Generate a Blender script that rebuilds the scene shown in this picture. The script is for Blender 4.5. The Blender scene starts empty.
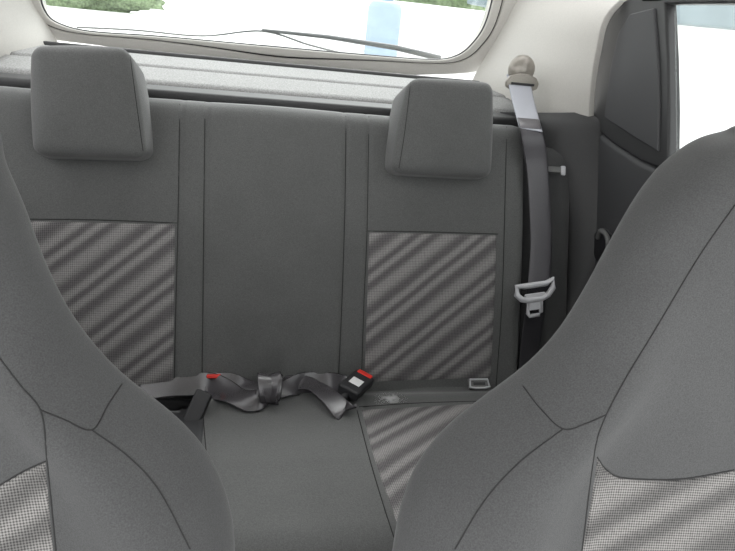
import bpy, bmesh, math, random
from mathutils import Vector, Matrix, noise
from mathutils.bvhtree import BVHTree
random.seed(3)
S=bpy.context.scene
S.view_settings.view_transform='Standard'
# ---------------------------------------------------------------- camera
f=577.0; TH=math.radians(12.2); PH=math.radians(24); RO=math.radians(6.3)
C=Vector((-0.05,0,1.22))
F=Vector((math.sin(TH)*math.cos(PH),math.cos(TH)*math.cos(PH),-math.sin(PH)))
R0=Vector((math.cos(TH),-math.sin(TH),0)); U0=R0.cross(F)
R=R0*math.cos(RO)+U0*math.sin(RO); U=-R0*math.sin(RO)+U0*math.cos(RO)
cd=bpy.data.cameras.new('camera'); cam=bpy.data.objects.new('camera',cd); S.collection.objects.link(cam)
cd.sensor_width=36; cd.lens=36*f/735; cd.clip_start=0.02; cd.clip_end=500
M=Matrix((R,U,-F)).transposed().to_4x4(); M.translation=C; cam.matrix_world=M; S.camera=cam
def ray(px,py): return F+R*((px-367.5)/f)-U*((py-275.5)/f)
def hit(px,py,P,N):
    d=ray(px,py); t=(P-C).dot(N)/d.dot(N); return C+d*t
def aty(px,py,y): return hit(px,py,Vector((0,y,0)),Vector((0,1,0)))
def atx(px,py,x): return hit(px,py,Vector((x,0,0)),Vector((1,0,0)))
def atz(px,py,z): return hit(px,py,Vector((0,0,z)),Vector((0,0,1)))
# ---------------------------------------------------------------- materials
def mat(name): 
    m=bpy.data.materials.new(name); m.use_nodes=True; nt=m.node_tree
    return m,nt,nt.nodes['Principled BSDF']
def N(nt,t,**k):
    n=nt.nodes.new(t)
    for a,b in k.items(): setattr(n,a,b)
    return n
def simple(name,col,rough=.6,metal=0,bump=0,scale=400,var=.15,spec=.5,sheen=0,alpha=None,cloth=0):
    m,nt,b=mat(name)
    b.inputs['Roughness'].default_value=rough; b.inputs['Metallic'].default_value=metal
    b.inputs['Specular IOR Level'].default_value=spec
    if sheen: b.inputs['Sheen Weight'].default_value=sheen; b.inputs['Sheen Roughness'].default_value=.5
    tc=N(nt,'ShaderNodeTexCoord'); nz=N(nt,'ShaderNodeTexNoise'); nz.inputs['Scale'].default_value=scale; nz.inputs['Detail'].default_value=3
    nt.links.new(tc.outputs['Object'],nz.inputs['Vector'])
    cr=N(nt,'ShaderNodeValToRGB')
    cr.color_ramp.elements[0].position=.3; cr.color_ramp.elements[1].position=.7
    cr.color_ramp.elements[0].color=(*[c*(1-var) for c in col],1); cr.color_ramp.elements[1].color=(*[c*(1+var) for c in col],1)
    nt.links.new(nz.outputs['Fac'],cr.inputs['Fac']); nt.links.new(cr.outputs['Color'],b.inputs['Base Color'])
    nrm_in=None
    if cloth:   # broad tonal wear and very soft creases in the padding
        n2=N(nt,'ShaderNodeTexNoise'); n2.inputs['Scale'].default_value=5; n2.inputs['Detail'].default_value=4; nt.links.new(tc.outputs['Object'],n2.inputs['Vector'])
        c2=N(nt,'ShaderNodeValToRGB'); c2.color_ramp.elements[0].position=.3; c2.color_ramp.elements[1].position=.7
        c2.color_ramp.elements[0].color=(1-cloth,)*3+(1,); c2.color_ramp.elements[1].color=(1+cloth,)*3+(1,)
        mu=N(nt,'ShaderNodeMix',data_type='RGBA',blend_type='MULTIPLY'); mu.inputs[0].default_value=1
        nt.links.new(n2.outputs['Fac'],c2.inputs['Fac']); nt.links.new(cr.outputs['Color'],mu.inputs[6]); nt.links.new(c2.outputs['Color'],mu.inputs[7]); nt.links.new(mu.outputs[2],b.inputs['Base Color'])
        b2=N(nt,'ShaderNodeBump'); b2.inputs['Strength'].default_value=.35; b2.inputs['Distance'].default_value=.02
        n3=N(nt,'ShaderNodeTexNoise'); n3.inputs['Scale'].default_value=7; n3.inputs['Detail'].default_value=1; nt.links.new(tc.outputs['Object'],n3.inputs['Vector'])
        nt.links.new(n3.outputs['Fac'],b2.inputs['Height']); nrm_in=b2.outputs['Normal']; nt.links.new(nrm_in,b.inputs['Normal'])
    if bump:
        bp=N(nt,'ShaderNodeBump'); bp.inputs['Strength'].default_value=bump; bp.inputs['Distance'].default_value=.001
        nt.links.new(nz.outputs['Fac'],bp.inputs['Height']); nt.links.new(bp.outputs['Normal'],b.inputs['Normal'])
        if nrm_in: nt.links.new(nrm_in,bp.inputs['Normal'])
    if alpha:
        mr=N(nt,'ShaderNodeMapRange'); mr.interpolation_type='SMOOTHSTEP'; mr.inputs[1].default_value=alpha[0]; mr.inputs[2].default_value=alpha[1]; mr.inputs[4].default_value=alpha[2]
        uv=N(nt,'ShaderNodeUVMap'); uv.uv_map='UVMap'; vm=N(nt,'ShaderNodeVectorMath',operation='DISTANCE'); vm.inputs[1].default_value=alpha[3]
        m2=N(nt,'ShaderNodeMapRange'); m2.interpolation_type='SMOOTHSTEP'; m2.inputs[1].default_value=alpha[4]; m2.inputs[2].default_value=0; m2.inputs[3].default_value=0; m2.inputs[4].default_value=1
        nt.links.new(uv.outputs[0],vm.inputs[0]); nt.links.new(vm.outputs['Value'],m2.inputs[0])
        mu=N(nt,'ShaderNodeMath',operation='MULTIPLY'); nt.links.new(nz.outputs['Fac'],mr.inputs[0]); nt.links.new(mr.outputs[0],mu.inputs[0]); nt.links.new(m2.outputs[0],mu.inputs[1]); nt.links.new(mu.outputs[0],b.inputs['Alpha'])
    return m
def insert_mat(name,light,dark,period=.033,ang=32,dot=.0065,warp=.004,lo=.0,hi=1.,mesh=.55):
    m,nt,b=mat(name); L=nt.links.new
    b.inputs['Roughness'].default_value=.8; b.inputs['Specular IOR Level'].default_value=.3
    uv=N(nt,'ShaderNodeUVMap'); uv.uv_map='UVMap'
    sp=N(nt,'ShaderNodeSeparateXYZ'); L(uv.outputs['UV'],sp.inputs[0])
    def ma(op,a,b_=None):
        n=N(nt,'ShaderNodeMath',operation=op)
        for i,v in enumerate((a,b_)):
            if v is None: continue
            if isinstance(v,(int,float)): n.inputs[i].default_value=v
            else: L(v,n.inputs[i])
        return n.outputs[0]
    a=math.radians(ang)
    nz=N(nt,'ShaderNodeTexNoise'); nz.inputs['Scale'].default_value=14; L(uv.outputs['UV'],nz.inputs['Vector'])
    q0=ma('SUBTRACT',ma('MULTIPLY',sp.outputs[1],math.cos(a)),ma('MULTIPLY',sp.outputs[0],math.sin(a)))
    q=ma('ADD',q0,ma('MULTIPLY',nz.outputs['Fac'],warp))
    q=ma('ADD',q,ma('MULTIPLY',ma('SINE',ma('MULTIPLY',q0,2*math.pi/(period*2.7))),period*.16))
    s=ma('ADD',ma('MULTIPLY',ma('SINE',ma('MULTIPLY',q,2*math.pi/period)),.5),.5)
    mr=N(nt,'ShaderNodeMapRange'); mr.interpolation_type='SMOOTHSTEP'; mr.inputs[1].default_value=lo-.15; mr.inputs[2].default_value=hi+.15; L(s,mr.inputs[0])
    k=2*math.pi/dot
    d=ma('MULTIPLY',ma('SINE',ma('MULTIPLY',ma('ADD',sp.outputs[0],sp.outputs[1]),k*.7)),ma('SINE',ma('MULTIPLY',ma('SUBTRACT',sp.outputs[0],sp.outputs[1]),k*.7)))
    d=ma('ADD',ma('MULTIPLY',d,.5),.5)
    nf=N(nt,'ShaderNodeTexNoise'); nf.inputs['Scale'].default_value=1/dot*.9; L(uv.outputs['UV'],nf.inputs['Vector'])
    d=ma('ADD',ma('MULTIPLY',d,.7),ma('MULTIPLY',nf.outputs['Fac'],.35))
    mx=N(nt,'ShaderNodeMix',data_type='RGBA'); mx.inputs[6].default_value=(*dark,1); mx.inputs[7].default_value=(*light,1); L(mr.outputs[0],mx.inputs[0])
    mul=N(nt,'ShaderNodeMix',data_type='RGBA',blend_type='MULTIPLY'); mul.inputs[0].default_value=1
    cr=N(nt,'ShaderNodeValToRGB'); cr.color_ramp.elements[0].position=.3; cr.color_ramp.elements[1].position=.7
    cr.color_ramp.elements[0].color=(mesh,mesh,mesh,1); cr.color_ramp.elements[1].color=(1.3,1.3,1.3,1); L(d,cr.inputs[0])
    L(mx.outputs[2],mul.inputs[6]); L(cr.outputs[0],mul.inputs[7]); L(mul.outputs[2],b.inputs['Base Color'])
    bp=N(nt,'ShaderNodeBump'); bp.inputs['Strength'].default_value=.3; bp.inputs['Distance'].default_value=.0005; L(d,bp.inputs['Height']); L(bp.outputs['Normal'],b.inputs['Normal'])
    return m
FAB=simple('charcoal_seat_fabric',(.087,.088,.087),.85,bump=.35,scale=480,var=.2,sheen=.20,spec=.35,cloth=.10)
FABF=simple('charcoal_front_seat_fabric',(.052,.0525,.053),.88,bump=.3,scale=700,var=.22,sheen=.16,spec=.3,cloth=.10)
SEAM=simple('dark_seam',(.016,.016,.016),.9)
INS=insert_mat('woven_striped_insert',(.228,.219,.216),(.090,.085,.087),period=.036,ang=38,dot=.0052,mesh=.52)
INSF=insert_mat('woven_striped_insert_near',(.185,.178,.172),(.088,.085,.083),period=.05,ang=28,dot=.0040,warp=.014,mesh=.32)
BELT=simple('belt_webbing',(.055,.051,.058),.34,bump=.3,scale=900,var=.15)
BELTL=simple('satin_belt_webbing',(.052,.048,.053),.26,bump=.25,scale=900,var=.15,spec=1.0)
BELTU=simple('sunlit_belt_webbing',(.36,.37,.41),.5,bump=.2,scale=900,var=.06)  # same dark webbing, with sunlight shining through it put into the colour
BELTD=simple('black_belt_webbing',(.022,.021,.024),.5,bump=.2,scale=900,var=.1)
BLK=simple('black_plastic',(.016,.016,.018),.5)
QUART=simple('dark_quarter_plastic',(.024,.024,.025),.5)
WIPE=simple('wiper_rubber',(.15,.15,.155),.6)
DARK=simple('dark_door_plastic',(.044,.044,.047),.6,bump=.2,scale=500)
GREYP=simple('grey_plastic_trim',(.12,.12,.118),.6,bump=.15,scale=500)
SIDE=simple('dark_grey_side_trim',(.042,.042,.043),.65,bump=.2,scale=500)
LIGHT=simple('light_greige_plastic_trim',(.50,.485,.455),.55,bump=.1,scale=300,var=.04)
CARP=simple('speckled_carpet',(.25,.25,.247),.95,bump=.3,scale=280,var=.28)
SILV=simple('silver_grey_plastic',(.48,.48,.50),.32,var=.05)
KNOB=simple('beige_grey_plastic_knob',(.27,.25,.22),.30,metal=.35,var=.05)
RED=simple('red_plastic',(.65,.03,.02),.4,var=.05)
WHITE=simple('white_label',(.8,.8,.8),.5,var=.03)
STAIN=simple('pale_chalky_stain',(.42,.42,.42),.9,scale=70,var=.05,alpha=(.22,.60,.85,(.045,.022,0),.048))
HEAD=simple('pale_headliner',(.60,.59,.56),.9,var=.05)
def glass_mat():
    m=bpy.data.materials.new('window_glass'); m.use_nodes=True; nt=m.node_tree; nt.nodes.clear()
    o=N(nt,'ShaderNodeOutputMaterial'); t=N(nt,'ShaderNodeBsdfTransparent'); g=N(nt,'ShaderNodeBsdfGlossy'); g.inputs['Roughness'].default_value=.02
    mx=N(nt,'ShaderNodeMixShader'); mx.inputs[0].default_value=.06
    t.inputs[0].default_value=(.97,.99,.98,1)
    nt.links.new(t.outputs[0],mx.inputs[1]); nt.links.new(g.outputs[0],mx.inputs[2]); nt.links.new(mx.outputs[0],o.inputs[0]); return m
GLASS=glass_mat()
# ---------------------------------------------------------------- mesh helpers
def obj(name,verts,faces,mats,parent=None,smooth=True,fm=None,uvs=None):
    me=bpy.data.meshes.new(name); me.from_pydata([tuple(v) for v in verts],[],faces); 
    if not isinstance(mats,(list,tuple)): mats=[mats]
    for m in mats: me.materials.append(m)
    if fm: 
        for p,i in zip(me.polygons,fm): p.material_index=i
    if uvs:
        l=me.uv_layers.new(name='UVMap')
        for lp in me.loops: l.data[lp.index].uv=uvs[lp.vertex_index]
    bm=bmesh.new(); bm.from_mesh(me); bmesh.ops.recalc_face_normals(bm,faces=bm.faces); bm.to_mesh(me); bm.free()
    if smooth:
        for p in me.polygons: p.use_smooth=True
    o=bpy.data.objects.new(name,me); S.collection.objects.link(o)
    if parent: par(o,parent)
    return o
WL={}
def par(o,p):
    o.parent=p
    o.matrix_parent_inverse=Matrix.Translation(-WL[p.name]) if p.name in WL else Matrix()
def top(name,loc,label,cat,group=None,kind=None):
    e=bpy.data.objects.new(name,None); S.collection.objects.link(e); e.location=loc; e.empty_display_size=.05
    WL[e.name]=Vector(loc); tag(e,label,cat,group,kind); return e
def tag(e,label,cat,group=None,kind=None):
    e['label']=label; e['category']=cat
    if group: e['group']=group
    if kind: e['kind']=kind
def bevel(o,w,seg=3,ang=40):
    m=o.modifiers.new('bevel','BEVEL'); m.width=w; m.segments=seg; m.limit_method='ANGLE'; m.angle_limit=math.radians(ang)
    n=o.modifiers.new('wn','WEIGHTED_NORMAL'); n.keep_sharp=False
def slab(top_fn,back_fn,nu,nv):
    V=[];Fc=[]
    for fn in (top_fn,back_fn):
        for j in range(nv+1):
            for i in range(nu+1): V.append(fn(i/nu,j/nv))
    W=nu+1; K=W*(nv+1)
    for j in range(nv):
        for i in range(nu):
            a=j*W+i; Fc.append((a,a+1,a+1+W,a+W)); Fc.append((K+a,K+a+W,K+a+1+W,K+a+1))
    for i in range(nu):
        Fc.append((i,K+i,K+i+1,i+1)); a=nv*W+i; Fc.append((a,a+1,K+a+1,K+a))
    for j in range(nv):
        a=j*W; Fc.append((a,a+W,K+a+W,K+a)); a=j*W+nu; Fc.append((a,K+a,K+a+W,a+W))
    return V,Fc
def tube_geo(pts,r,n=6,closed=False):
    V=[];Fc=[]; m=len(pts)
    for i,p in enumerate(pts):
        a=pts[(i-1)%m] if (closed or i>0) else p; b=pts[(i+1)%m] if (closed or i<m-1) else p
        t=(b-a).normalized(); h=Vector((0,0,1)) if abs(t.z)<.9 else Vector((1,0,0))
        s=t.cross(h).normalized(); q=s.cross(t)
        rr=r[i] if isinstance(r,(list,tuple)) else r
        for k in range(n):
            an=2*math.pi*k/n; V.append(p+(s*math.cos(an)+q*math.sin(an))*rr)
    for i in range(m if closed else m-1):
        for k in range(n):
            a=i*n+k; b=i*n+(k+1)%n; c=((i+1)%m)*n+(k+1)%n; d=((i+1)%m)*n+k; Fc.append((a,b,c,d))
    if not closed:
        Fc.append(tuple(range(n))[::-1]); Fc.append(tuple((m-1)*n+k for k in range(n)))
    return V,Fc
def spline(pts,n):
    P=[Vector(p) for p in pts]; P=[P[0]*2-P[1]]+P+[P[-1]*2-P[-2]]; out=[]
    segs=len(P)-3
    for i in range(n+1):
        s=i/n*segs; k=min(int(s),segs-1); t=s-k; a,b,c,d=P[k:k+4]
        out.append(.5*((2*b)+(c-a)*t+(2*a-5*b+4*c-d)*t*t+(3*b-a-3*c+d)*t**3))
    return out
def bvh_of(V,Fc): return BVHTree.FromPolygons([tuple(v) for v in V],Fc)
def drape(bv,px,py,off=.001):
    d=ray(px,py).normalized(); l,n,_,_=bv.ray_cast(C,d)
    if l is None: return None,None
    if n.dot(d)>0: n=-n
    return l+n*off,n
def seams(bv,lines,r=.0012,V=None,Fc=None,fm=None):
    for ln in lines:
        pts=[]
        for p in spline(ln,max(40,len(ln)*14)):
            l,n=drape(bv,p.x,p.y,.0)
            if l is not None: pts.append(l)
        if len(pts)<3: continue
        for _ in range(2): pts=[pts[0]]+[(pts[i-1]+pts[i]*2+pts[i+1])/4 for i in range(1,len(pts)-1)]+[pts[-1]]
        v,fc=tube_geo(pts,r,6); b=len(V); V+=v; Fc+=[tuple(b+i for i in q) for q in fc]; fm+= [1]*len(fc)
def patch(name,bv,L,Rr,nu,nv,m,parent,off=.0015,puff=.002,topc=None):
    A=spline(L,nv);B=spline(Rr,nv);V=[];Fc=[];uv=[]
    Tp=spline(topc,nu) if topc else None
    for j in range(nv+1):
        for i in range(nu+1):
            s=i/nu; p=A[j].lerp(B[j],s)
            if Tp: p=p+(Tp[i]-A[0].lerp(B[0],s))*(1-j/nv)
            e=min(i,nu-i,j,nv-j); o_=(-.003 if e==0 else off+puff*min(1,e/3))
            l,n=drape(bv,p.x,p.y,o_)
            if l is None: l=V[-1] if V else Vector((0,0,0))
            V.append(l)
    W=nu+1
    o0=V[nv*W]; ex=(V[nv*W+nu]-V[nv*W]).normalized(); ey=(V[0]-V[nv*W]); ey=(ey-ex*ey.dot(ex)).normalized()
    if topc:
        for p in V: uv.append([(p-o0).dot(ex),(p-o0).dot(ey)])
    else:
        for j in range(nv+1):
            for i in range(nu+1):
                if i==0: u=0
                else: u+= (V[j*W+i]-V[j*W+i-1]).length
                uv.append([u,0])
        for i in range(nu+1):
            s=0
            for j in range(nv,-1,-1):
                if j<nv: s+=(V[j*W+i]-V[(j+1)*W+i]).length
                uv[j*W+i][1]=s
    for j in range(nv):
        for i in range(nu): a=j*W+i; Fc.append((a,a+1,a+1+W,a+W))
    return obj(name,V,Fc,m,parent,uvs=uv)
def prism(name,front,off,m,parent=None,bw=.004,smooth=False):
    n=len(front); V=list(front)+[p+off for p in front]
    Fc=[tuple(range(n)),tuple(range(2*n-1,n-1,-1))]+[(i,(i+1)%n,n+(i+1)%n,n+i) for i in range(n)]
    o=obj(name,V,Fc,m,parent,smooth=True); bevel(o,bw,3,35); return o
def surf(name,A,B,nu,m,parent=None,th=.02,bulge=0,bdir=Vector((0,0,0))):
    nv=len(A)-1
    def fn(u,v):
        j=min(int(round(v*nv)),nv); p=A[j].lerp(B[j],u); return p+bdir*bulge*math.sin(math.pi*u)
    nrm=(B[nv//2]-A[nv//2]).cross(A[min(nv,nv//2+1)]-A[nv//2-1]).normalized()
    if nrm.dot(A[nv//2]-C)<0: nrm=-nrm
    V,Fc=slab(fn,lambda u,v:fn(u,v)+nrm*th,nu,nv)
    o=obj(name,V,Fc,m,parent); bevel(o,.003,2,60); return o
def ribbon(name,pts,wdirs,width,m,parent,th=.0014,n=60):
    P=spline(pts,n); W=spline(wdirs,n); V=[];Fc=[]
    for i in range(n+1):
        a=P[max(0,i-1)];b=P[min(n,i+1)]; t=(b-a).normalized(); w=W[i]-t*W[i].dot(t); w.normalize(); nn=t.cross(w)
        wd=width if not callable(width) else width(i/n)
        cols=[-1,-.9,-.45,0,.45,.9,1]
        for c in cols: V.append(P[i]+w*wd*.5*c+nn*th*(0 if abs(c)==1 else .5))
        for c in cols[::-1][1:-1]: V.append(P[i]+w*wd*.5*c-nn*th*.5)
    k=12
    for i in range(n):
        for j in range(k): Fc.append((i*k+j,i*k+(j+1)%k,(i+1)*k+(j+1)%k,(i+1)*k+j))
    Fc.append(tuple(range(k))); Fc.append(tuple(n*k+j for j in range(k))[::-1])
    return obj(name,V,Fc,m,parent)
def rbox(name,c,ax,ay,az,m,parent,bw=.003,seg=3):
    V=[c+ax*sx*.5+ay*sy*.5+az*sz*.5 for sx in(-1,1) for sy in(-1,1) for sz in(-1,1)]
    Fc=[(0,1,3,2),(4,6,7,5),(0,4,5,1),(2,3,7,6),(0,2,6,4),(1,5,7,3)]
    o=obj(name,V,Fc,m,parent); bevel(o,bw,seg); return o
# ---------------------------------------------------------------- rear bench
RB=math.radians(24); sU=Vector((0,math.sin(RB),math.cos(RB))); sN=Vector((0,-math.cos(RB),math.sin(RB)))
BP=aty(275,383,1.095); BP=Vector((0,BP.y,BP.z))
def sb(px,py,off=0): return hit(px,py,BP+sN*off,sN)
ztop=sb(270,101); LEN=(ztop-BP).dot(sU)
bench=top('rear_bench_seat',(0,.85,.1),'dark grey fabric rear bench seat with striped woven panels','car seat')
xs=[sb(178,300).x,sb(204,250).x,sb(343,250).x,sb(365,300).x]
xr=sb(523,250).x; xl=-xr-.01
def edge(d,r): 
    q=max(0,min(1,d/r)); return math.sqrt(max(0,1-(1-q)**2))
def back_fn(u,v):
    x=xl+(xr-xl)*u; s=-.03+(LEN+.03)*v
    dx=min(x-xl,xr-x); dt=LEN-s
    h=-.045+.045*edge(dt,.05)+ -.02+.02*edge(dx,.025)
    for q in xs: h-=.0034*math.exp(-((x-q)/.005)**2)
    for a,b in ((xl,xs[0]),(xs[3],xr)):
        if a<x<b: h-=.010*math.sin(math.pi*(x-a)/(b-a))**2
    if xs[1]<x<xs[2]: h+=.008*math.sin(math.pi*(x-xs[1])/(xs[2]-xs[1]))
    h+=.012*math.sin(math.pi*min(1,max(0,s/LEN)))
    return Vector((x,BP.y,BP.z))+sU*s+sN*h
def back_b(u,v):
    x=xl+.01+(xr-xl-.02)*u; s=-.03+(LEN+.0)*v; return Vector((x,BP.y,BP.z))+sU*s-sN*.10
V,Fc=slab(back_fn,back_b,300,60); bvB=bvh_of(V,Fc); fm=[0]*len(Fc)
seams(bvB,[[(180,90),(178,220),(176,300),(174,392)],[(205,97),(204,200),(203,300),(202,386)],[(346,106),(345,200),(342,300),(338,386)],[(369,110),(367,230),(364,300),(361,392)],
 [(507,118),(505,200),(502,300),(496,386)],[(27,219),(100,220),(177,223)],[(368,231),(430,232),(498,234)]],.0011,V,Fc,fm)
obj('backrest',V,Fc,[FAB,SEAM],bench,fm=fm)
patch('striped_panel',bvB,[(26,219),(27,300),(27,392)],[(177,223),(176,300),(175,386)],50,50,INS,bench)
patch('striped_panel',bvB,[(368,231),(366,300),(363,384)],[(498,234),(496,300),(492,379)],50,50,INS,bench)
def bolster(x0,x1):
    def fn(u,v):
        x=x0+(x1-x0)*u; s=-.03+(LEN-.005)*v
        h=-.03+ -.05+.05*edge(LEN-.035-s,.06) -.02+.02*edge(min(x-x0+.01,x1-x),.04)
        return Vector((x,BP.y,BP.z))+sU*s+sN*h
    V,Fc=slab(fn,lambda u,v:Vector((x0+(x1-x0)*u,BP.y,BP.z))+sU*(-.03+(LEN-.03)*v)-sN*.12,24,40)
    return obj('side_bolster',V,Fc,FABF,bench)
xre=sb(580,200).x
bolster(xr+.001,xre); bolster(-xre,xl-.001)
def headrest(fr,dep,cut):
    P=[hit(px,py,BP+sN*(cut if i<2 else cut-.025),sN) for i,(px,py) in enumerate(fr)]
    c=sum(P,Vector())/4; off=[-sN*(dep)-sU*.012,-sN*(dep)-sU*.012,-sN*(dep-.02)+sU*.01,-sN*(dep-.02)+sU*.01]
    Bk=[]
    for p,o in zip(P,off):
        d=p-c; Bk.append(c+Vector((d.x*1.16,0,0))+(d-Vector((d.x,0,0)))*1.03+o)
    n=30
    def tri(a,b,g):
        a,b,g=(a+1)/2,(b+1)/2,(g+1)/2
        fr_=P[3].lerp(P[2],a).lerp(P[0].lerp(P[1],a),b); bk_=Bk[3].lerp(Bk[2],a).lerp(Bk[0].lerp(Bk[1],a),b)
        return fr_.lerp(bk_,g)
    Hx=(P[1]-P[0]).length/2; Hy=(P[0]-P[3]).length/2; Hz=dep/2; r=.023
    bm=bmesh.new(); bmesh.ops.create_cube(bm,size=2); bmesh.ops.subdivide_edges(bm,edges=bm.edges[:],cuts=n,use_grid_fill=True)
    for v in bm.verts:
        p=v.co.copy(); q=Vector((p.x*Hx,p.y*Hy,p.z*Hz)); inn_=Vector((max(-Hx+r,min(Hx-r,q.x)),max(-Hy+r,min(Hy-r,q.y)),max(-Hz+r,min(Hz-r,q.z))))
        d=q-inn_
        if d.length>1e-7: q=inn_+d.normalized()*r
        v.co=Vector((q.x/Hx,q.y/Hy,q.z/Hz)); a_,b_,g_=v.co
        fb=.013*max(0,1-a_*a_)*max(0,1-b_*b_)*max(0,-g_)   # bulging front face
        sbv=.006*max(0,1-b_*b_)*max(0,1-g_*g_)*a_          # bulging sides
        tb=.007*max(0,1-a_*a_)*max(0,1-g_*g_)*max(0,b_)    # crowned top
        v.co=tri(a_,b_,g_)+sN*fb+Vector((sbv,0,0))+sU*tb
    bm.verts.ensure_lookup_table(); bm.verts.index_update()
    V=[v.co.copy() for v in bm.verts]; Fc=[tuple(v.index for v in x.verts) for x in bm.faces]; bm.free()
    return V,Fc,bvh_of(V,Fc)
for fr,seam in (([(29,42),(127,44),(144,158),(32,155)],[[(129,48),(136,100),(143,151)],[(38,143),(90,147),(141,148)]]),([(412,75),(495,80),(492,178),(394,173)],[[(411,80),(405,130),(399,168)],[(400,163),(445,166),(487,168)]])):
    V,Fc,bv=headrest(fr,.12,.085); fm=[0]*len(Fc)
    seams(bv,seam[:1],.0009,V,Fc,fm)
    obj('headrest',V,Fc,[FAB,SEAM],bench,fm=fm)
# cushion
CY1=BP.y+.02; CY0=.60; CZ=BP.z
cxs=[atz(209,470,CZ+.01).x, atz(382,470,CZ+.01).x]
def cu(u,v):
    x=-xre+(2*xre)*u; y=CY1+(CY0-CY1)*v
    d=CY1-y
    h=.0+.03*min(1,d/.3)
    h-=.07*(1-edge(y-CY0,.07)); h-=.02*(1-edge(min(x+xre,xre-x),.03)); 
    h-=.018*math.exp(-((d-.03)/.03)**2)
    for q in cxs: h-=.003*math.exp(-((x-q)/.006)**2)
    h-=.006/(1+math.exp(-(abs(x-(cxs[0]+cxs[1])/2)-(cxs[1]-cxs[0])/2)/.006))
    h-=.06*math.exp(-((x+.225)/.06)**4-((d-.05)/.05)**4)
    return Vector((x,y,CZ+h))
V,Fc=slab(cu,lambda u,v:Vector((-xre+2*xre*u,CY1+(CY0-CY1)*v,CZ-.20)),300,90); bvC=bvh_of(V,Fc); fm=[0]*len(Fc)
seams(bvC,[[(203,412),(206,450),(212,500),(220,549)],[(357,410),(370,460),(385,510),(398,549)],[(359,407),(420,403),(490,401)]],.0011,V,Fc,fm)
obj('seat_cushion',V,Fc,[FAB,SEAM],bench,fm=fm)
patch('striped_panel',bvC,[(359,408),(374,465),(392,515),(410,549)],[(484,402),(520,440),(545,480),(575,549)],40,50,INS,bench)
patch('buckle_pocket',bvC,[(140,396),(146,420),(160,450)],[(205,399),(206,425),(203,448)],16,16,BLK,bench,off=.0015,puff=.0)
patch('pale_stain',bvC,[(372,391),(372,398),(373,405)],[(418,388),(418,395),(417,402)],24,16,STAIN,bench,off=.003,puff=.001)
rbox('seat_base',Vector((0,.87,.17)),Vector((1.3,0,0)),Vector((0,.42,0)),Vector((0,0,.16)),BLK,bench,.01)
# ---------------------------------------------------------------- front seats
def front_seat(xc,y0,outl,ext,topn,label,seamlines,insL,insR,insT,outside,wcap):
    T=math.tan(math.radians(20)); P0=Vector((0,y0,.67)); Nn=Vector((0,-1,T)).normalized()
    pr=[]
    for px,py in outl:
        p=hit(px,py,P0,Nn); pr.append((p.z,abs(p.x-xc)))
    pr=sorted(pr+ext)
    zl,wl=pr[-1]
    for k in range(1,9):
        a=k/8*math.pi/2; pr.append((zl+topn*math.sin(a),max(.008,wl*math.cos(a))))
    P=spline([Vector((z,w,0)) for z,w in pr],400)
    def W(z):
        for a,b in zip(P,P[1:]):
            if a.x<=z<=b.x: return a.y+(b.y-a.y)*(z-a.x)/max(1e-6,b.x-a.x)
        return pr[0][1] if z<pr[0][0] else pr[-1][1]
    z0,z1=pr[0][0],pr[-1][0]; rows=140; K=72; V=[];Fc=[]
    zs=[z0+(z1-z0)*(1-(1-i/rows)**1.9) for i in range(rows+1)]
    ws=[W(z) for z in zs]
    for _ in range(6): ws=[ws[0]]+[(ws[i-1]+2*ws[i]+ws[i+1])/4 for i in range(1,rows)]+[ws[-1]]
    for z,w in zip(zs,ws):
        th=.055*min(1,(w/.12)**.6); sh=max(0,min(1,(1.02-z)/.25)); cy=y0+(z-.67)*T
        wo=w if w<wcap-.04 else wcap-.04*math.exp(-(w-wcap+.04)/.04)
        for k in range(K):
            a=2*math.pi*k/K; c=math.cos(a); s=math.sin(a)
            ww=wo if c*outside>0 else w
            x=ww*math.copysign(abs(c)**.62,c); yy=th*math.copysign(abs(s)**.75,s)
            if s<0:
                r=abs(x)/ww
                yy-=sh*.05*math.exp(-((r-.80)/.17)**2)*min(1,-s*2.5) ; yy+=sh*.006*(1-r)
            V.append(Vector((xc+x,cy+yy,z)))
    for i in range(rows):
        for k in range(K): Fc.append((i*K+k,i*K+(k+1)%K,(i+1)*K+(k+1)%K,(i+1)*K+k))
    Fc.append(tuple(range(K))[::-1]); Fc.append(tuple(rows*K+k for k in range(K)))
    bv=bvh_of(V,Fc); fm=[0]*len(Fc)
    seat=top('front_seat',(xc,y0-.2,.1),label,'car seat','front seats')
    seams(bv,seamlines,.0008,V,Fc,fm)
    obj('backrest',V,Fc,[FABF,SEAM],seat,fm=fm)
    patch('woven_insert_panel',bv,insL,insR,60,50,INSF,seat,off=.001,puff=.001,topc=insT)
    def cf(u,v):
        x=(u-.5)*.50; y=y0-.06-.44*v; h=.40+.05*v-.06*(1-edge(.5*.5-abs(x),.05))-.06*(1-edge(y-(y0-.50),.06))+.03*(abs(x)/.25)**3
        return Vector((xc+x,y,h))
    v,fc=slab(cf,lambda u,v:Vector((xc+(u-.5)*.48,y0-.06-.43*v,.26)),40,40); obj('seat_cushion',v,fc,FABF,seat)
    rbox('seat_base',Vector((xc,y0-.26,.18)),Vector((.40,0,0)),Vector((0,.40,0)),Vector((0,0,.17)),BLK,seat,.01)
front_seat(-.42,.47,[(0,165),(20,210),(45,275),(75,330),(120,382),(165,415),(200,447),(222,485),(232,520),(235,551)],
 [(.30,.30),(.40,.33),(.50,.35)],.10,'dark grey fabric front seat with integrated headrest and woven insert',
 [[(-40,300),(-10,345),(20,385),(41,412),(47,460),(53,520),(56,551)],[(40,410),(65,420),(92,430),(108,405),(122,384)],[(92,430),(130,458),(160,492),(190,549)],[(-40,509),(0,485),(24,471),(46,461)]],
 [(-60,520),(-60,540),(-60,580)],[(46,461),(50,505),(55,560)],[(-60,520),(0,485),(24,471),(46,461)],-1,.30)
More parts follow.
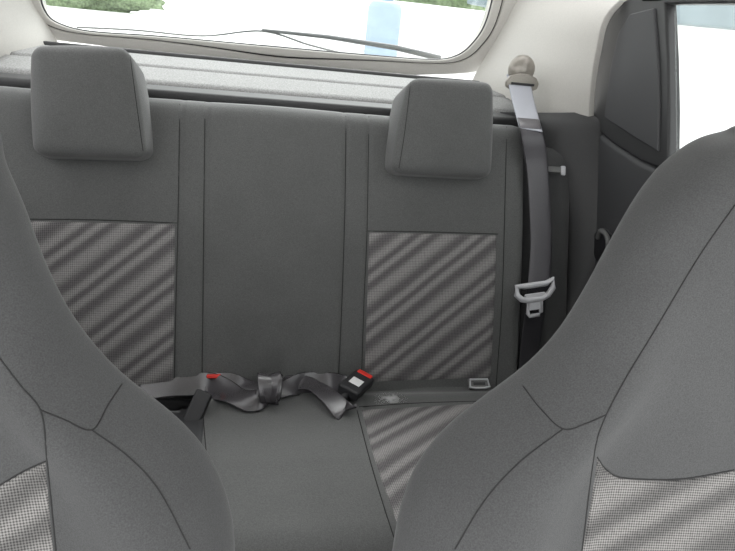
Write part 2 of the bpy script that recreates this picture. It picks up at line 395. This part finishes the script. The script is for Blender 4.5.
front_seat(.52,.41,[(735,134),(716,139),(697,149),(676,166),(655,188),(634,218),(612,256),(588,299),(560,342),(525,378),(480,410),(442,440),(415,475),(401,513),(394,551)],
 [(.30,.36),(.40,.41),(.50,.435)],.010,'dark grey fabric front seat with high shoulder and striped woven insert',
 [[(735,205),(700,255),(655,330),(622,385),(600,430),(592,470),(582,551)],[(606,415),(585,424),(563,429),(540,408),(523,386)],[(563,429),(520,462),(485,500),(455,549)],[(597,457),(607,470),(625,478),(680,479),(734,470)]],
 [(597,457),(590,500),(578,560)],[(760,466),(760,510),(760,560)],[(597,457),(607,470),(625,478),(680,479),(734,470),(760,464)],1,.26)
# ---------------------------------------------------------------- shoulder belt
belt=top('seat_belt',sb(530,372,.01),'dark grey webbing three-point seat belt hanging beside the rear seat','seat belt')
X=Vector((1,0,0))
p125=sb(531,130,.045)
ribbon('sunlit_upper_strap',[aty(518,76,1.50),aty(523,100,1.43),p125],[X]*3,lambda t:.066-.008*t,BELTU,belt)  # sunlit stretch of the one belt, its brightness painted as a paler strap
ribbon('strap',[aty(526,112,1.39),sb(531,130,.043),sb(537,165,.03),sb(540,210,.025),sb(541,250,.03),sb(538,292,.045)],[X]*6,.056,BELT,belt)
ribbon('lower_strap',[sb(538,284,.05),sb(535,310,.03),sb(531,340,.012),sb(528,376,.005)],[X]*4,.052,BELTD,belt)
a=aty(521,71,1.50)
bm=bmesh.new(); bmesh.ops.create_uvsphere(bm,u_segments=32,v_segments=20,radius=.036)
bm.verts.ensure_lookup_table()
vv=[a+Vector((v_.co.x*1.0,v_.co.y*.7,v_.co.z*1.0+.004)) for v_ in bm.verts]; ff=[tuple(v_.index for v_ in x.verts) for x in bm.faces]; bm.free()
obj('anchor_cover',vv,ff,KNOB,belt)
# shaped guide bracket carrying the strap
br=[(-.044,-.040),(-.046,-.026),(-.036,-.012),(-.012,-.004),(.012,-.004),(.036,-.012),(.046,-.026),(.044,-.040),(.030,-.046),(0,-.042),(-.030,-.046)]
prism('guide_bracket',[a+Vector((x_,-.026,z_)) for x_,z_ in br],Vector((0,.012,0)),KNOB,belt,.004)
rbox('bracket_slot',a+Vector((0,-.0268,-.030)),Vector((.064,0,0)),Vector((0,.002,0)),Vector((0,0,.006)),BLK,belt,.0006)
lp=sb(535,290,.055); dx=(sb(553,286,.055)-sb(517,291,.055)); dxn=dx.normalized(); up=sU
w=dx.length
bar=[(-.50,-.006),(-.50,.013),(-.30,.012),(.30,.012),(.48,.020),(.50,.0),(.36,-.016),(.20,-.022),(-.20,-.022),(-.36,-.018)]
v,fc=tube_geo([lp+dxn*w*a_+up*b_ for a_,b_ in bar],.0072,10,closed=True)
obj('latch_plate_frame',v,fc,SILV,belt)
rbox('latch_plate_face',lp-up*.014,dxn*.052,up*.014,sN*.007,SILV,belt,.003)
tc_=lp-up*.040
ts=[(-.017,.018),(-.017,-.014),(-.012,-.020),(.012,-.020),(.017,-.014),(.017,.018)]
v,fc=tube_geo([tc_+dxn*a_+up*b_ for a_,b_ in ts],.005,8,closed=True); obj('latch_tongue',v,fc,SILV,belt)
rbox('tongue_blade',tc_+up*.004,dxn*.034,up*.022,sN*.003,SILV,belt,.001)
cl=top('belt_clip',sb(556,170,0),'small dark plastic belt clip fixed on the side bolster','clip')
p=sb(556,170,.0); rbox('clip_body',p,X*.05,sU*.016,sN*.012,GREYP,cl,.003)
rbox('clip_hook',p+X*.016-sU*.002+sN*.005,X*.012,sU*.024,sN*.008,SILV,cl,.003)
# ---------------------------------------------------------------- lap belt
lap=top('lap_belt',atz(270,400,CZ+.02),'twisted dark satin webbing lap belt lying across the bench','seat belt')
def cz(px,py,off=.012):
    l,n=drape(bvC,px,py,0); l2,n2=drape(bvB,px,py,0)
    if l is None or (l2 is not None and (l2-C).length<(l-C).length): l=l2; n=n2
    return l+Vector((0,-.35,1)).normalized()*off
Y=Vector((0,.9,.45)); Zv=Vector((0,.35,1))
pts=[cz(140,394,.014),cz(175,390,.018),cz(208,390,.020),cz(234,400,.018),cz(254,406,.02),cz(270,402,.024)]
ribbon('strap',pts,[Y,Y,Vector((.1,.9,.8)),Vector((.4,.8,.0)),Vector((.2,.95,.5)),Zv],lambda t:.054-.026*max(0,t-.75)/.25,BELTL,lap,n=100)
pts=[cz(206,386,.012),cz(228,387,.022),cz(250,393,.030),cz(270,398,.032)]
ribbon('strap',pts,[Y,Vector((.1,.9,.8)),Vector((.3,.9,0)),Zv],lambda t:.044-.016*t,BELTL,lap,n=80)
pts=[cz(268,400,.022),cz(288,394,.024),cz(306,389,.022),cz(326,388,.022),cz(342,393,.024),cz(350,395,.024)]
ribbon('strap',pts,[Zv,Vector((.1,.9,.2)),Vector((.1,.9,.9)),Y,Y,Y],lambda t:.026+.024*min(1,t*3),BELTL,lap,n=100)
pts=[cz(270,400,.028),cz(292,391,.032),cz(312,393,.030),cz(330,403,.022),cz(342,414,.012),cz(348,410,.004)]
ribbon('strap',pts,[Zv,Y,Vector((.5,.8,-.1)),Vector((.8,.5,.1)),Vector((.9,.4,.1)),Vector((.8,.6,0))],lambda t:.026+.020*min(1,t*3),BELTL,lap,n=100)
k=cz(269,398,.034)
for (dx_,dy_,dz_,r1,r2,tilt,wd_) in ((0,0,0,.024,.028,.2,.046),(-.003,-.003,.001,.028,.032,-.3,.036),(.002,.0,.001,.030,.033,.5,.024),(-.002,0,0,.031,.032,-.6,.018)):
    kp=[];wd=[]
    for i in range(17):
        t_=i/16*2*math.pi*1.12+2.2
        kp.append(k+Vector((dx_+tilt*.018*math.sin(t_),dy_+r1*math.cos(t_),dz_+r2*math.sin(t_)))); wd.append(Vector((1,tilt*math.cos(t_)*.6,tilt*.6)))
    ribbon('knot_loop',kp,wd,wd_,BELTL,lap,th=.0016,n=120)
bk=top('belt_buckle',cz(353,390,.0),'black seat belt buckle with red button and white label','buckle')
c=cz(354,394,.034); ax=(cz(367,382,.036)-cz(341,406,.034)).normalized(); az=Vector((-.25,-.55,.8)); az=(az-ax*az.dot(ax)).normalized(); ay=az.cross(ax)
rbox('buckle_body',c,ax*.086,ay*.050,az*.024,BLK,bk,.006,4)
rbox('release_button',c+ax*.037+az*.002,ax*.015,ay*.036,az*.023,RED,bk,.003)
rbox('label',c-ax*.006+az*.0122,ax*.026,ay*.026,az*.001,WHITE,bk,.0003)
v,fc=tube_geo([c-ax*.03,c-ax*.06-Vector((0,-.01,.02)),c-ax*.09-Vector((0,-.03,.06))],.010,10); obj('buckle_stalk',v,fc,BLK,bk)
bk2=top('belt_buckle',cz(205,405,.0),'black seat belt buckle with red button lying in the seat gap','buckle')
c=cz(198,412,.014); ax=Vector((.3,.6,.5)).normalized(); az=Vector((0,-.6,.8)); az=(az-ax*az.dot(ax)).normalized(); ay=az.cross(ax)
rbox('buckle_body',c,ax*.07,ay*.034,az*.022,BLK,bk2,.005,4)
rbox('release_button',cz(214,381,.018),X*.030,sU*.008,sN*.012,RED,bk2,.002)
v,fc=tube_geo(spline([c-ax*.03,c-ax*.045+Vector((-.03,0,-.002)),c+Vector((-.09,.01,-.0)),c+Vector((-.13,.03,0))],16),.007,10); obj('buckle_stalk',v,fc,BLK,bk2)
ac=cz(478,385.5,.006); af=Vector((0,.75,.65)).normalized(); an_=Vector((0,-.65,.75)).normalized()
rbox('anchor_plate',ac,X*.054,af*.026,an_*.008,GREYP,bench,.003)
v,fc=tube_geo([ac+an_*.005+X*a_+af*b_ for a_,b_ in((-.025,-.008),(-.022,.010),(.022,.010),(.025,-.008),(.012,-.011),(-.012,-.011))],.0028,8,closed=True)
obj('anchor_frame',v,fc,SILV,bench)
rbox('anchor_slot',ac+an_*.004,X*.030,af*.007,an_*.003,BLK,bench,.001)
# ---------------------------------------------------------------- parcel shelf
sh=top('parcel_shelf',(0,1.6,1.03),'speckled grey carpeted parcel shelf behind the rear seat','shelf')
def shf(u,v):
    x=(u-.5)*1.30; y=1.47+.28*v; z=1.035+.030*v
    z-=.02*(1-edge(y-1.47,.02)); z-=.005*math.exp(-((v-.55)/.02)**2); z+=.003*(1/(1+math.exp(-(v-.57)/.01)))
    return Vector((x,y,z))
v,fc=slab(shf,lambda u,v:Vector(((u-.5)*1.3,1.47+.28*v,1.0+.028*v)),60,120); obj('shelf_panel',v,fc,CARP,sh)
rbox('shelf_front_strip',Vector((0,1.435,1.016)),Vector((1.26,0,0)),Vector((0,.05,.006)),Vector((0,-.002,.022)),SIDE,sh,.008,4)
rbox('shelf_rear_strip',Vector((0,1.765,1.070)),Vector((1.24,0,0)),Vector((0,.016,.0)),Vector((0,0,.014)),SIDE,sh,.005,4)
rbox('shelf_support',Vector((0,1.62,.93)),Vector((1.20,0,0)),Vector((0,.24,.0)),Vector((0,0,.12)),BLK,sh,.008,3)
# ---------------------------------------------------------------- tailgate
HN=Vector((0,-1,-.5)).normalized(); HP=Vector((0,1.82,1.1))
hp=lambda px,py: hit(px,py,HP,HN)
inner=[(36,-60),(38,-10),(44,12),(58,24),(90,32),(160,37),(260,46),(360,55),(430,60),(458,56),(476,41),(488,20),(498,-20),(505,-60),(470,-110),(260,-125),(80,-110)]
inn=spline(inner+[inner[0]],160)[:-1]; I3=[hp(p.x,p.y) for p in inn]
cc=sum(I3,Vector())/len(I3)
tg=top('tailgate',(0,1.82,.9),'light grey lined car tailgate with rear window','car door')
def ringobj(name,I,k0,k1,th,dy,m,parent):
    n=len(I); O=[p+(p-cc).normalized()*k1 for p in I]; I=[p+(p-cc).normalized()*k0 for p in I]
    I=[p+Vector((0,dy,0)) for p in I]; O=[p+Vector((0,dy,0)) for p in O]
    off=Vector((0,1,.0))*th; V=[*I,*O,*[p+off for p in O],*[p+off for p in I]]; Fc=[]
    for r in range(4):
        for i in range(n):
            Fc.append((r*n+i,r*n+(i+1)%n,((r+1)%4)*n+(i+1)%n,((r+1)%4)*n+i))
    o=obj(name,V,Fc,m,parent); bevel(o,.006,3,40); return o
ringobj('window_surround',I3,0,.026,.05,0,LIGHT,tg)
ringobj('outer_lining',I3,.031,.12,.03,.004,LIGHT,tg)
ringobj('lining_gap',I3,.023,.038,.02,.010,BLK,tg)
v,fc=tube_geo([p+Vector((0,.010,0)) for p in I3],.0035,8,closed=True); obj('window_seal',v,fc,BLK,tg)
gl=[p+Vector((0,.035,0)) for p in I3]; obj('window_glass',gl+[p+Vector((0,.004,0)) for p in gl],[tuple(range(len(gl))),tuple(range(2*len(gl)-1,len(gl)-1,-1))]+[(i,(i+1)%len(gl),len(gl)+(i+1)%len(gl),len(gl)+i) for i in range(len(gl))],GLASS,tg,smooth=False)
rbox('lower_lining',Vector((0,1.90,.78)),Vector((1.25,0,0)),Vector((0,.05,0)),Vector((0,.1,.50)),GREYP,tg,.02)
wp=top('rear_wiper',hp(330,62)+Vector((0,.06,0)),'dark rear window wiper resting outside the glass','wiper')
o6=Vector((0,.065,0))
v,fc=tube_geo([hp(*q)+o6 for q in((446,60),(400,49),(330,38),(262,31))],[.009,.008,.006,.004],8); obj('wiper_arm',v,fc,WIPE,wp)
v,fc=tube_geo([q+o6 for q in [hp(p.x,p.y) for p in spline([(70,28),(130,31),(200,37),(262,32),(310,46),(345,55)],40)]],.003,6); obj('wiper_blade',v,fc,WIPE,wp)
# ---------------------------------------------------------------- pillars / side walls
def curve_y(pts,y,n=24): return [aty(p.x,p.y,y) for p in spline(pts,n)]
def struct(o,label,cat):
    tag(o,label,cat,kind='structure')
A=[p for p in curve_y([(515,-90),(505,-20),(499,15),(488,50),(470,85),(462,130)],1.80)]
B=[p for p in curve_y([(700,-90),(640,-20),(606,15),(596,50),(590,90),(588,135)],1.38)]
o=surf('trim_1',A,B,24,LIGHT,None,.02,.02,Vector((-.6,-.6,0))); struct(o,'light greige plastic pillar trim beside the rear window','pillar trim')
A=curve_y([(40,-90),(38,-10),(46,20),(60,45),(66,65),(70,110)],1.82); B=curve_y([(-160,-90),(-120,-10),(-110,20),(-110,60),(-110,90),(-110,130)],1.36)
o=surf('trim_2',A,B,24,LIGHT,None,.02,.02,Vector((.6,-.6,0))); struct(o,'light greige plastic pillar trim on the far side','pillar trim')
A=[hit(p.x,p.y,BP-sN*.09,sN) for p in spline([(500,112),(505,125),(530,150),(556,220),(556,300),(540,375),(536,400)],28)]
B=[atx(p.x,p.y,.80) for p in spline([(592,112),(604,122),(603,150),(602,210),(600,262),(586,315),(560,390)],28)]
o=surf('trim_3',A,B,14,SIDE,None,.015,.018,Vector((-.5,-.8,0))); struct(o,'dark grey plastic side trim between rear seat and door','side trim')
# ---------------------------------------------------------------- right rear door
DX=.79
dr=top('door_1',(DX,.8,.25),'dark grey rear passenger door with window','car door',kind='structure')
def dq(px,py,x=DX): return atx(px,py,x)
rear=[dq(p.x,p.y) for p in spline([(591,124),(594,170),(592,215),(590,262),(576,318),(554,372)],14)]
zb=rear[0].z
poly=rear+[Vector((DX,1.15,.22)),Vector((DX,.25,.22)),Vector((DX,.25,zb-.02)),dq(674,176),dq(640,160),dq(612,142)]
prism('door_panel',poly,Vector((.05,0,0)),DARK,dr,.016)
q=[dq(*p) for p in((636,-6),(622,2),(609,16),(601,36),(596,70),(591,124),(612,143),(640,161),(668,171),(669,110),(668,60),(665,-4))]
prism('quarter_panel',q,Vector((.03,0,0)),QUART,dr,.006)
q2=[p+Vector((-.006,0,0)) for p in [dq(*p) for p in((632,14),(620,34),(612,70),(606,118),(640,140),(660,152),(661,110),(660,60),(656,8))]]
prism('quarter_inner_trim',q2,Vector((.012,0,0)),DARK,dr,.004)
zt=dq(672,4).z
prism('window_top_frame',[Vector((DX,1.32,zt)),Vector((DX,.25,zt)),Vector((DX,.25,zt+.05)),Vector((DX,1.30,zt+.05))],Vector((.03,0,0)),BLK,dr,.006)
g0=[dq(670,165),dq(668,0),Vector((DX,.25,zt)),Vector((DX,.25,zb-.02))]; prism('window_glass',[p+Vector((.015,0,0)) for p in g0],Vector((.004,0,0)),GLASS,dr,.0005)
arm=[dq(*p) for p in((622,240),(606,268),(594,300),(600,330),(660,330),(720,300),(700,240),(650,230))]
prism('armrest',[p+Vector((-.035,0,0)) for p in arm],Vector((.04,0,0)),DARK,dr,.015)
hr=[dq(606+12*math.cos(t_*math.pi/8)+3*math.sin(t_*math.pi/8),250+22*math.sin(t_*math.pi/8))+Vector((-.004,0,0)) for t_ in range(16)]
prism('handle_recess',hr,Vector((.006,0,0)),BLK,dr,.002)
v,fc=tube_geo(spline([dq(600,238)+Vector((-.006,0,0)),dq(607,231)+Vector((-.016,0,0)),dq(614,238)+Vector((-.018,0,0)),dq(613,254)+Vector((-.014,0,0)),dq(606,264)+Vector((-.006,0,0))],24),.006,10); obj('door_handle',v,fc,GREYP,dr)
d2=top('door_2',(-DX,.8,.25),'dark grey rear passenger door on the far side','car door',kind='structure')
prism('door_panel',[Vector((-DX,1.3,.22)),Vector((-DX,1.33,zb)),Vector((-DX,.25,zb)),Vector((-DX,.25,.22))],Vector((-.05,0,0)),DARK,d2,.012)
o=rbox('floor',Vector((0,.9,.05)),Vector((1.6,0,0)),Vector((0,2.2,0)),Vector((0,0,.08)),GREYP,None,.005); struct(o,'dark carpeted car floor','floor')
v,fc=slab(lambda u,v:Vector(((u-.5)*1.5,.05+1.30*v,1.50-.02*v-.05*(2*u-1)**4)),lambda u,v:Vector(((u-.5)*1.5,.05+1.30*v,1.54-.02*v-.05*(2*u-1)**4)),30,20)
o=obj('ceiling',v,fc,HEAD); struct(o,'pale fabric car headliner','ceiling')
# ---------------------------------------------------------------- outside
PAV=simple('pale_pavement',(.80,.80,.78),.9,scale=3,var=.06)
o=rbox('ground',Vector((0,40,-.35)),Vector((160,0,0)),Vector((0,160,0)),Vector((0,0,.1)),PAV,None,.001); tag(o,'pale sunlit concrete pavement outside the car','ground',kind='structure')
WALLM=simple('pale_wall',(.85,.85,.84),.8,scale=2,var=.03)
o=rbox('garden_wall',Vector((9,17,.7)),Vector((18,0,0)),Vector((0,.3,0)),Vector((0,0,2.0)),WALLM,None,.01); tag(o,'pale plastered low garden wall','wall')
LEAF=simple('leaves',(.19,.25,.14),.8,scale=6,var=.5)
def bush(c,s,label):
    bm=bmesh.new(); bmesh.ops.create_icosphere(bm,subdivisions=5,radius=1)
    for v_ in bm.verts:
        n_=noise.noise(v_.co*2.5)*.35+noise.noise(v_.co*9)*.18; v_.co*=1+n_
    vs=[Vector(c)+Vector((v_.co.x*s[0],v_.co.y*s[1],v_.co.z*s[2])) for v_ in bm.verts]; bm.verts.ensure_lookup_table(); ff=[tuple(v_.index for v_ in x.verts) for x in bm.faces]; bm.free()
    o=obj('bush',vs,ff,LEAF); tag(o,label,'bush')
bush((-14,50,1.2),(6,2,2.0),'leafy green bush at the edge of the pavement')
bush((4.5,19,2.4),(3,1.5,1.0),'leafy green bush growing behind the pale wall')
BLUE=simple('pale_blue_plastic',(.29,.37,.47),.5,scale=3,var=.05)
tp=aty(384,20,15.5); 
tank=top('water_tank',(tp.x,15.5,-.3),'pale blue plastic water tank in front of the wall','water tank')
def lathe(name,c,prof,m,parent,n=32):
    V=[];Fc=[]
    for r,z in prof:
        for k in range(n): a_=2*math.pi*k/n; V.append(Vector((c[0]+r*math.cos(a_),c[1]+r*math.sin(a_),z)))
    for i in range(len(prof)-1):
        for k in range(n): Fc.append((i*n+k,i*n+(k+1)%n,(i+1)*n+(k+1)%n,(i+1)*n+k))
    Fc.append(tuple(range(n))); Fc.append(tuple((len(prof)-1)*n+k for k in range(n)))
    return obj(name,V,Fc,m,parent)
lathe('tank_body',(tp.x,15.5),[(.40,-.3),(.42,-.25),(.42,.4),(.435,.43),(.42,.46),(.42,1.0),(.435,1.03),(.42,1.06),(.42,1.45),(.36,1.58),(.2,1.64)],BLUE,tank)
lathe('tank_lid',(tp.x,15.5),[(.18,1.64),(.19,1.66),(.19,1.71),(.16,1.73)],BLUE,tank)
SHR=simple('blue_grey_roofing',(.16,.20,.22),.7,scale=4,var=.08)
shed=top('shed',(7.4,9.6,-.3),'pale walled shed with a blue-grey roof edge','shed')
dd=Vector((.61,.79,0)); ee=Vector((.79,-.61,0)); sc_=C+Vector((dd.x*12,dd.y*12,0))
rbox('shed_wall',Vector((sc_.x,sc_.y,.65)),ee*7,dd*2,Vector((0,0,1.9)),WALLM,shed,.01)
rbox('shed_roof',Vector((sc_.x,sc_.y,1.9))-dd*.2,ee*7.4,dd*2.6,Vector((0,0,.6)),SHR,shed,.03)
# ---------------------------------------------------------------- light
w=bpy.data.worlds.new('world'); S.world=w; w.use_nodes=True
bg=w.node_tree.nodes['Background']; bg.inputs[0].default_value=(.98,.99,1,1); bg.inputs[1].default_value=2.6
sd=bpy.data.lights.new('sun','SUN'); sd.energy=5.0; sd.angle=math.radians(30); so=bpy.data.objects.new('sun',sd); S.collection.objects.link(so)
so.rotation_euler=Vector((-.25,-.85,-1)).to_track_quat('-Z','Y').to_euler()
